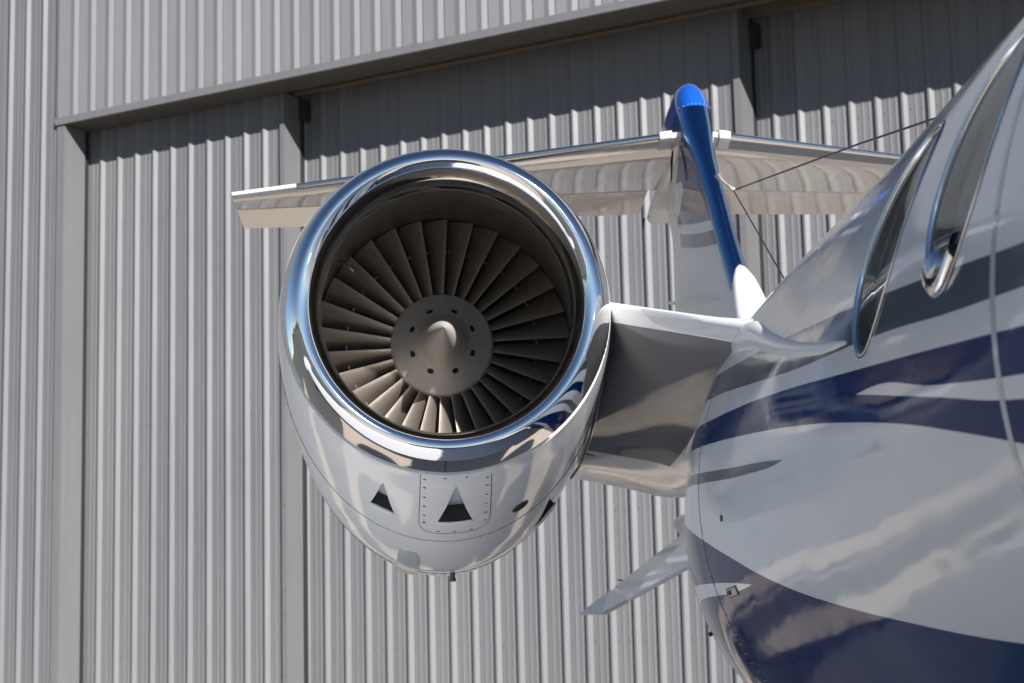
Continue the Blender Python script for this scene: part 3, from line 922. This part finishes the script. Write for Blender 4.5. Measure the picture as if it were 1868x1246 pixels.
# fairing running forward from the pylon root along the fuselage
st = [(3.24, 7.6, .003), (3.34, 8.6, .007), (3.47, 9.9, .0095), (3.62, 11.8, .012), (3.78, 14.0, .0145), (3.98, 17.2, .0175), (4.18, 20.8, .021), (4.38, 24.6, .026), (4.55, 27.4, .034), (4.68, 29.2, .037), (4.80, 29.8, .030)]
rg = []
for y, th, r in st:
    c = fpt(y, th, -0.25 * r); nrm = (fpt(y, th, 0.1) - fpt(y, th)).normalized(); tg = (fpt(y, th + 1) - fpt(y, th)).normalized()
    ring = []
    for j in range(20):
        a = 2 * PI * j / 20
        ca, sa = math.cos(a), math.sin(a)
        ring.append(tuple(c + nrm * r * (ca * 0.8 if ca > 0 else ca) + tg * r * (sa * (1.0 if sa > 0 else 1.3))))
    rg.append(ring)
part('root_fairing', loft(rg, True, True, True), 'fairing_enamel')
# bead of sealant and fasteners along the pylon root
rg = [(0.7555, 4.80, 1.930), (0.752, 4.95, 1.905), (0.752, 5.2, 1.884), (0.7525, 5.45, 1.862), (0.754, 5.7, 1.848), (0.758, 5.9, 1.836), (0.786, 6.3, 1.822), (0.83, 6.8, 1.816)]
part('root_seal', tube([(x - 0.006, y, z - 0.006) for x, y, z in rg], 0.008, 8), 'pale_grey_paint', PY)
for (px_, py_, pz_) in ((0.60, 6.55, 1.871), (0.66, 6.75, 1.853), (0.70, 6.95, 1.836), (0.62, 5.95, 1.9585), (0.59, 6.12, 1.935)):
    V, F = tube([(px_, py_, pz_ + 0.01), (px_, py_, pz_ - 0.008)], [0.011, 0.007], 10)
    part('fastener', (V, F), 'screw_steel', PY, False)
part('pylon_seam', tube([(0.495, 6.62, 1.887), (0.62, 6.60, 1.866), (0.78, 6.58, 1.8155)], 0.0022, 5), 'seam_dark', PY)
part('pylon_seam', tube([(0.51, 6.95, 1.8705), (0.62, 6.95, 1.853), (0.82, 6.95, 1.8155)], 0.0022, 5), 'seam_dark', PY)
# dark joint where the pylon meets the nacelle
part('pylon_joint', loft([[(0.488, a + (0.004 if i < len(so) / 2 else -0.004), z_ + (-0.003 if i < len(so) / 2 else 0.003)) for i, (a, z_) in enumerate(so)], [(0.494, a + (0.004 if i < len(so) / 2 else -0.004), z_ + (-0.003 if i < len(so) / 2 else 0.003)) for i, (a, z_) in enumerate(so)]]), 'seam_dark', PY)

# ---- vertical fin
FLE = [(2.2, 7.95), (2.61, 8.455), (2.94, 8.884), (3.19, 9.19), (3.46, 9.485), (3.74, 9.806), (3.99, 10.05), (4.12, 10.165)]
def fle(z): return pchip([a for a, _ in FLE], [b for _, b in FLE], z)
def fte(z): return pchip([2.0, 3.0, 3.6, 3.85, 4.2], [11.35, 11.35, 11.33, 11.55, 11.8], z)
def fhw(z): return pchip([2.0, 3.4, 3.7, 3.95, 4.3], [0.062, 0.052, 0.056, 0.078, 0.086], z)
def fin_ring(z, le_len=None, grow=0.0, hw=None, tip=1.0, back=0.0):
    y0, y1 = fle(min(z, 4.12)) - grow + back, fte(z)
    if z > 4.12: y0 = fle(4.12) + (z - 4.12) * 0.9 - grow + back
    h = (hw if hw else fhw(z)) + grow
    cs = [0, .004, .012, .025, .045, .07, .10, .14, .20, .3, .5, .8, 1.1, 1.5, 2.2, 3.0]
    L = y1 - y0
    pts = []
    for c in cs:
        c_ = min(c, L - 0.005) if le_len is None else min(c, le_len)
        nose = min(c_ / 0.15, 1.0)
        wdt = h * math.sqrt(max(0.0, 1 - (1 - nose) ** 2))
        if c_ > 0.6: wdt *= max(0.06, 1 - ((c_ - 0.6) / max(L - 0.6, .1)) ** 1.5)
        pts.append((c_, wdt * tip))
    left = [(JX - w, y0 + c, z) for c, w in pts]
    rgt = [(JX + w, y0 + c, z) for c, w in pts[:0:-1]]
    return left[::-1] + rgt[::-1] if False else left + rgt
zs = [2.2 + (4.12 - 2.2) * i / 24 for i in range(25)]
FIN = reg(part('vertical_fin', loft([fin_ring(z) for z in zs], True, True, True), 'fin_scheme', None, True, 60))
def le_ring(z, flare=0.0):
    y0 = fle(min(z, 4.12)) - 0.003; h = fhw(z) + 0.003
    L = 0.095 + flare
    cs = [0, .004, .012, .025, .045, .07, L]
    pts = []
    for c in cs:
        nose = min(c / 0.15, 1); pts.append((c, h * math.sqrt(max(0, 1 - (1 - nose) ** 2))))
    a = [(JX - w, y0 + c, z) for c, w in pts]; b = [(JX + w, y0 + c, z) for c, w in pts[1:]]
    return a[::-1] + b
part('fin_leading_edge', loft([le_ring(2.86 + (4.10 - 2.86) * i / 16, 0.05 * max(0, (i - 11) / 5) ** 2) for i in range(17)], False), 'sky_blue_metal', FIN)
# blue cap over the fin top
rg = [fin_ring(4.085, None, 0.004)]
for i in range(1, 9):
    a = i / 8 * PI / 2
    rg.append(fin_ring(4.10 + 0.18 * math.sin(a), None, 0.004, None, max(0.02, math.cos(a) ** 0.5), 0.10 * (1 - math.cos(a))))
part('fin_cap', loft(rg, True, True, True), 'blue_enamel', FIN, True, 60)
riv = None
for j in range(9):
    t = (j - 4) / 4
    y_ = fle(4.095) + 0.075 * (abs(t) ** 2.2) - 0.006; x_ = JX + 0.082 * t
    V, F = tube([(x_, y_ - 0.004, 4.095), (x_, y_ + 0.01, 4.095)], [0.0014, 0.0022], 6)
    part('cap_rivet', (V, F), 'white_enamel', FIN, False)
# dorsal root fairing of the fin (white)
rg = []
for y, z, r in ((8.93, 2.99, .004), (8.88, 2.95, .03), (8.80, 2.88, .055), (8.70, 2.79, .070), (8.58, 2.68, .083), (8.40, 2.54, .095), (8.15, 2.34, .11), (7.8, 2.08, .13), (7.4, 1.92, .13)):
    rg.append([(JX + r * math.cos(2 * PI * j / 20), y + r * 0.55 * math.sin(2 * PI * j / 20) * -0.7, z + r * 0.7 * math.sin(2 * PI * j / 20)) for j in range(20)])
part('dorsal_fairing', loft(rg, True, True, True), 'white_enamel', FIN)
# strake / light fairing low on the fin side
rg = []
for y, hw, h in ((9.15, .004, .002), (9.4, .045, .006), (9.8, .075, .009), (10.4, .09, .009), (10.9, .085, .007), (11.0, .08, .003)):
    zc = 2.87 + (y - 9.12) * 0.178
    rg.append([(JX - 0.03, y, zc + h), (JX - 0.055 - hw, y, zc + h * .3), (JX - 0.055 - hw, y, zc - h * .3), (JX - 0.03, y, zc - h * 2)])
part('fin_strake', loft(rg, True, True, True), 'white_enamel', FIN, False)
rg = [(3.02, 2.0)]
# ---- horizontal stabiliser
SZ = 3.945
def s_le(x):   # x measured from the centreline outwards
    return 10.14 + x * 0.478
def s_hinge(x): return 11.28 + x * 0.155
def s_te(x): return 11.79 + x * 0.108
def stab_ring(x, sgn, kind):
    le, hi, te = s_le(x), s_hinge(x), s_te(x)
    t = 0.052 - 0.011 * x
    if kind == 'main':
        cs = [0.012, .03, .07, .14, .26, .42, .6, .8, .93, 1.0]
        up = [(le + (hi - le) * c, t * math.sqrt(min(1, c / 0.3 * (2 - c / 0.3))) if c < .3 else t * (1 - 0.45 * ((c - .3) / .7) ** 1.6)) for c in cs]
    elif kind == 'le':
        cs = [0.0, .003, .01, .025, .05, .085, .12]
        up = [(le - 0.003 + (hi - le) * c, 0.0025 + t * math.sqrt(min(1, c / 0.3 * (2 - c / 0.3)))) for c in cs]
    else:
        cs = [0.0, .05, .3, .6, 1.0]
        h0 = t * 0.55
        up = [(hi + 0.006 + (te - hi) * c, h0 * (1 - c) + 0.003) for c in cs]
    droop = 0.0 if kind != 'elev' else 0.085
    X = JX + sgn * x
    U = [(X, y, SZ + h - droop * (y - hi) * (kind == 'elev')) for y, h in up]
    D = [(X, y, SZ - h * 0.85 - droop * (y - hi) * (kind == 'elev')) for y, h in up]
    if kind == 'le': return U[::-1] + D[1:]
    return U + D[::-1]
for sgn, tipx in ((-1, 2.52), (1, 2.52)):
    xs = [0.05 + (tipx - 0.05) * i / 14 for i in range(15)]
    ST = reg(part('stabilizer', loft([stab_ring(x, sgn, 'main') for x in xs], True, True, True), 'tail_enamel', None, True, 40))
    e0 = 0.19
    part('leading_edge', loft([stab_ring(x, sgn, 'le') for x in [e0 + (2.14 - e0) * i / 10 for i in range(11)]], False), 'leading_edge_metal', ST)
    part('leading_edge_tip', loft([stab_ring(x, sgn, 'le') for x in [2.145 + (tipx - 2.145) * i / 3 for i in range(4)]], False), 'white_enamel', ST)
    part('leading_edge_root', loft([[(a, b - 0.012, c + (0.006 if c > SZ else -0.006)) for a, b, c in stab_ring(x, sgn, 'le')] for x in (0.125, 0.155, 0.185)], False), 'white_enamel', ST)
    part('elevator', loft([stab_ring(x, sgn, 'elev') for x in [0.14 + (tipx - 0.14) * i / 8 for i in range(9)]], True, True, True), 'tail_enamel', ST, True, 40)
    for xw in (1.75, 2.05):
        X = JX + sgn * xw; yt = s_te(xw)
        part('static_wick', tube([(X, yt - .02, SZ - .03), (X + sgn * 0.01, yt + 0.12, SZ - .05)], 0.004, 5), 'cable_black', ST)
# root fairing between stabiliser and fin
rg = []
for y, hw, h in ((10.22, .07, .012), (10.4, .085, .03), (10.8, .095, .040), (11.2, .10, .05), (11.6, .10, .055), (11.9, .085, .055), (12.0, .065, .045), (12.07, .035, .03), (12.1, .01, .02)):
    zt = SZ - 0.02; zc = zt - h * 0.5
    rg.append([(JX + hw * math.cos(2 * PI * j / 20), y, zc + (h * 0.62) * math.sin(2 * PI * j / 20)) for j in range(20)])
part('stabilizer_fairing', loft(rg, True, True, True), 'white_enamel', FIN, True, 60)
part('fairing_slot', tube([(JX - 0.098, 10.36, 3.945), (JX - 0.104, 10.42, 3.86), (JX - 0.100, 10.50, 3.77)], [.004, .007, .003], 6), 'dark_cavity', FIN)
part('fairing_slot', tube([(JX - 0.098, 11.95, 3.905), (JX - 0.100, 12.0, 3.84)], [.008, .005], 6), 'dark_cavity', FIN)

# ---- ventral fin
def plate(quad, th):
    q = [Vector(p) for p in quad]
    nrm = ((q[1] - q[0]).cross(q[3] - q[0])).normalized() * th * 0.5
    cen = sum(q, Vector()) / 4
    inner = [p + (cen - p) * 0.06 for p in q]
    rg = [[tuple(p + nrm) for p in inner], [tuple(p) for p in q], [tuple(p - nrm) for p in inner]]
    return loft(rg, True, True, True)
VF_ = reg(part('ventral_fin', plate([(1.30, 8.05, 1.74), (1.34, 9.62, 1.95), (0.905, 10.50, 1.612), (0.938, 9.95, 1.533)], 0.020), 'vent_fin_enamel', None, False))
part('ventral_fin_tip', plate([(0.937, 9.955, 1.533), (0.904, 10.505, 1.612), (0.757, 10.82, 1.500), (0.852, 10.45, 1.487)], 0.024), 'white_enamel', VF_, False)
part('static_wick', tube([(0.96, 10.42, 1.655), (0.94, 10.56, 1.665)], 0.004, 5), 'cable_black', VF_)

# ---- wire aerial
part('aerial_mast', tube([(1.39, 9.49, 3.545), (1.385, 9.30, 3.47), (1.385, 9.10, 3.395), (1.385, 8.96, 3.344)], [.014, .007, .007, .010], 8), 'spinner_metal')
part('aerial_wire', tube([(1.385, 8.969, 3.344), (1.385, 6.3, 2.838), (1.385, 3.72, 2.33)], 0.0036, 6), 'cable_black')
part('aerial_wire', tube([(1.385, 8.969, 3.344), (1.385, 7.825, 2.721), (1.385, 6.6, 2.05)], 0.0036, 6), 'cable_black')

# ---- wings (just below the frame; they light, shade and mirror in the skin above)
def wing(sgn):
    rg = []
    for s in [0, .1, .25, .5, .75, 1.0]:
        x = 0.35 + s * 5.0
        y0 = 3.45 + s * 1.15; ch = 3.15 - s * 1.75; z0 = 0.66 + s * 0.22; t = 0.24 - s * 0.12
        ring = []
        for c in (0, .02, .08, .2, .4, .7, 1.0):
            ring.append((JX + sgn * x, y0 + c * ch, z0 + t * 0.55 * (math.sqrt(min(1, c / .3 * (2 - c / .3))) if c < .3 else 1 - ((c - .3) / .7) ** 1.6) * 1.0 + 0.004))
        for c in (1.0, .7, .4, .2, .08, .02):
            ring.append((JX + sgn * x, y0 + c * ch, z0 - t * 0.4 * (math.sqrt(min(1, c / .3 * (2 - c / .3))) if c < .3 else 1 - ((c - .3) / .7) ** 1.6) - 0.004))
        rg.append(ring)
    w = reg(part('wing', loft(rg, True, True, True), 'white_enamel', None, True, 40))
    # tip tank
    rg = []
    for y, r in ((3.2, .01), (3.35, .10), (3.7, .19), (4.2, .25), (5.0, .27), (6.0, .25), (6.8, .15), (7.3, .02)):
        rg.append([(JX + sgn * 5.5 + r * math.cos(2 * PI * j / 24), y, 0.92 + r * math.sin(2 * PI * j / 24)) for j in range(24)])
    part('tip_tank', loft(rg, True, True, True), 'white_enamel', w)
    # main gear
    gx = JX + sgn * 1.25
    part('gear_leg', tube([(gx, 5.2, 0.62), (gx, 5.2, 0.25)], 0.045, 12), 'screw_steel', w)
    for dx in (-.11, .11):
        V, F = lathe_y([(0, .05), (0, .17), (.02, .215), (.07, .215), (.09, .17), (.09, .05)], 32)
        V = [(gx + dx + (b - 0.045), 5.2 + a, 0.215 + c) for a, b, c in V]
        part('wheel', (V, F), 'tyre_rubber', w, True, 40)
wing(-1); wing(1)
part('nose_gear_leg', tube([(JX, -3.9, 0.9), (JX, -3.9, 0.2)], 0.045, 12), 'screw_steel')
V, F = lathe_y([(0, .05), (0, .15), (.02, .19), (.08, .19), (.10, .15), (.10, .05)], 32)
part('nose_wheel', ([(JX + b - 0.05, -3.9 + a, 0.19 + c) for a, b, c in V], F), 'tyre_rubber', None, True, 40)
# port engine, mostly hidden behind the fuselage
N2 = link_copy(NC, JET); N2.matrix_parent_inverse = PINV[JET.name]
N2.location = (2 * JX - 0.041, 5.25, 2.148); N2.rotation_euler = (R(1.0), 0, R(-0.9))
for ch in [c for c in bpy.data.objects if c.parent == NC and c.name.split('.')[0] in ('inlet_lip', 'inlet_gap', 'inlet_duct', 'fan_backing', 'spinner', 'fan_blade', 'exhaust_cone')]:
    link_copy(ch, N2)
P2 = PY.copy(); COL.objects.link(P2); P2.data = PY.data.copy()
for v in P2.data.vertices: v.co.x = 2 * JX - v.co.x
P2.data.flip_normals()
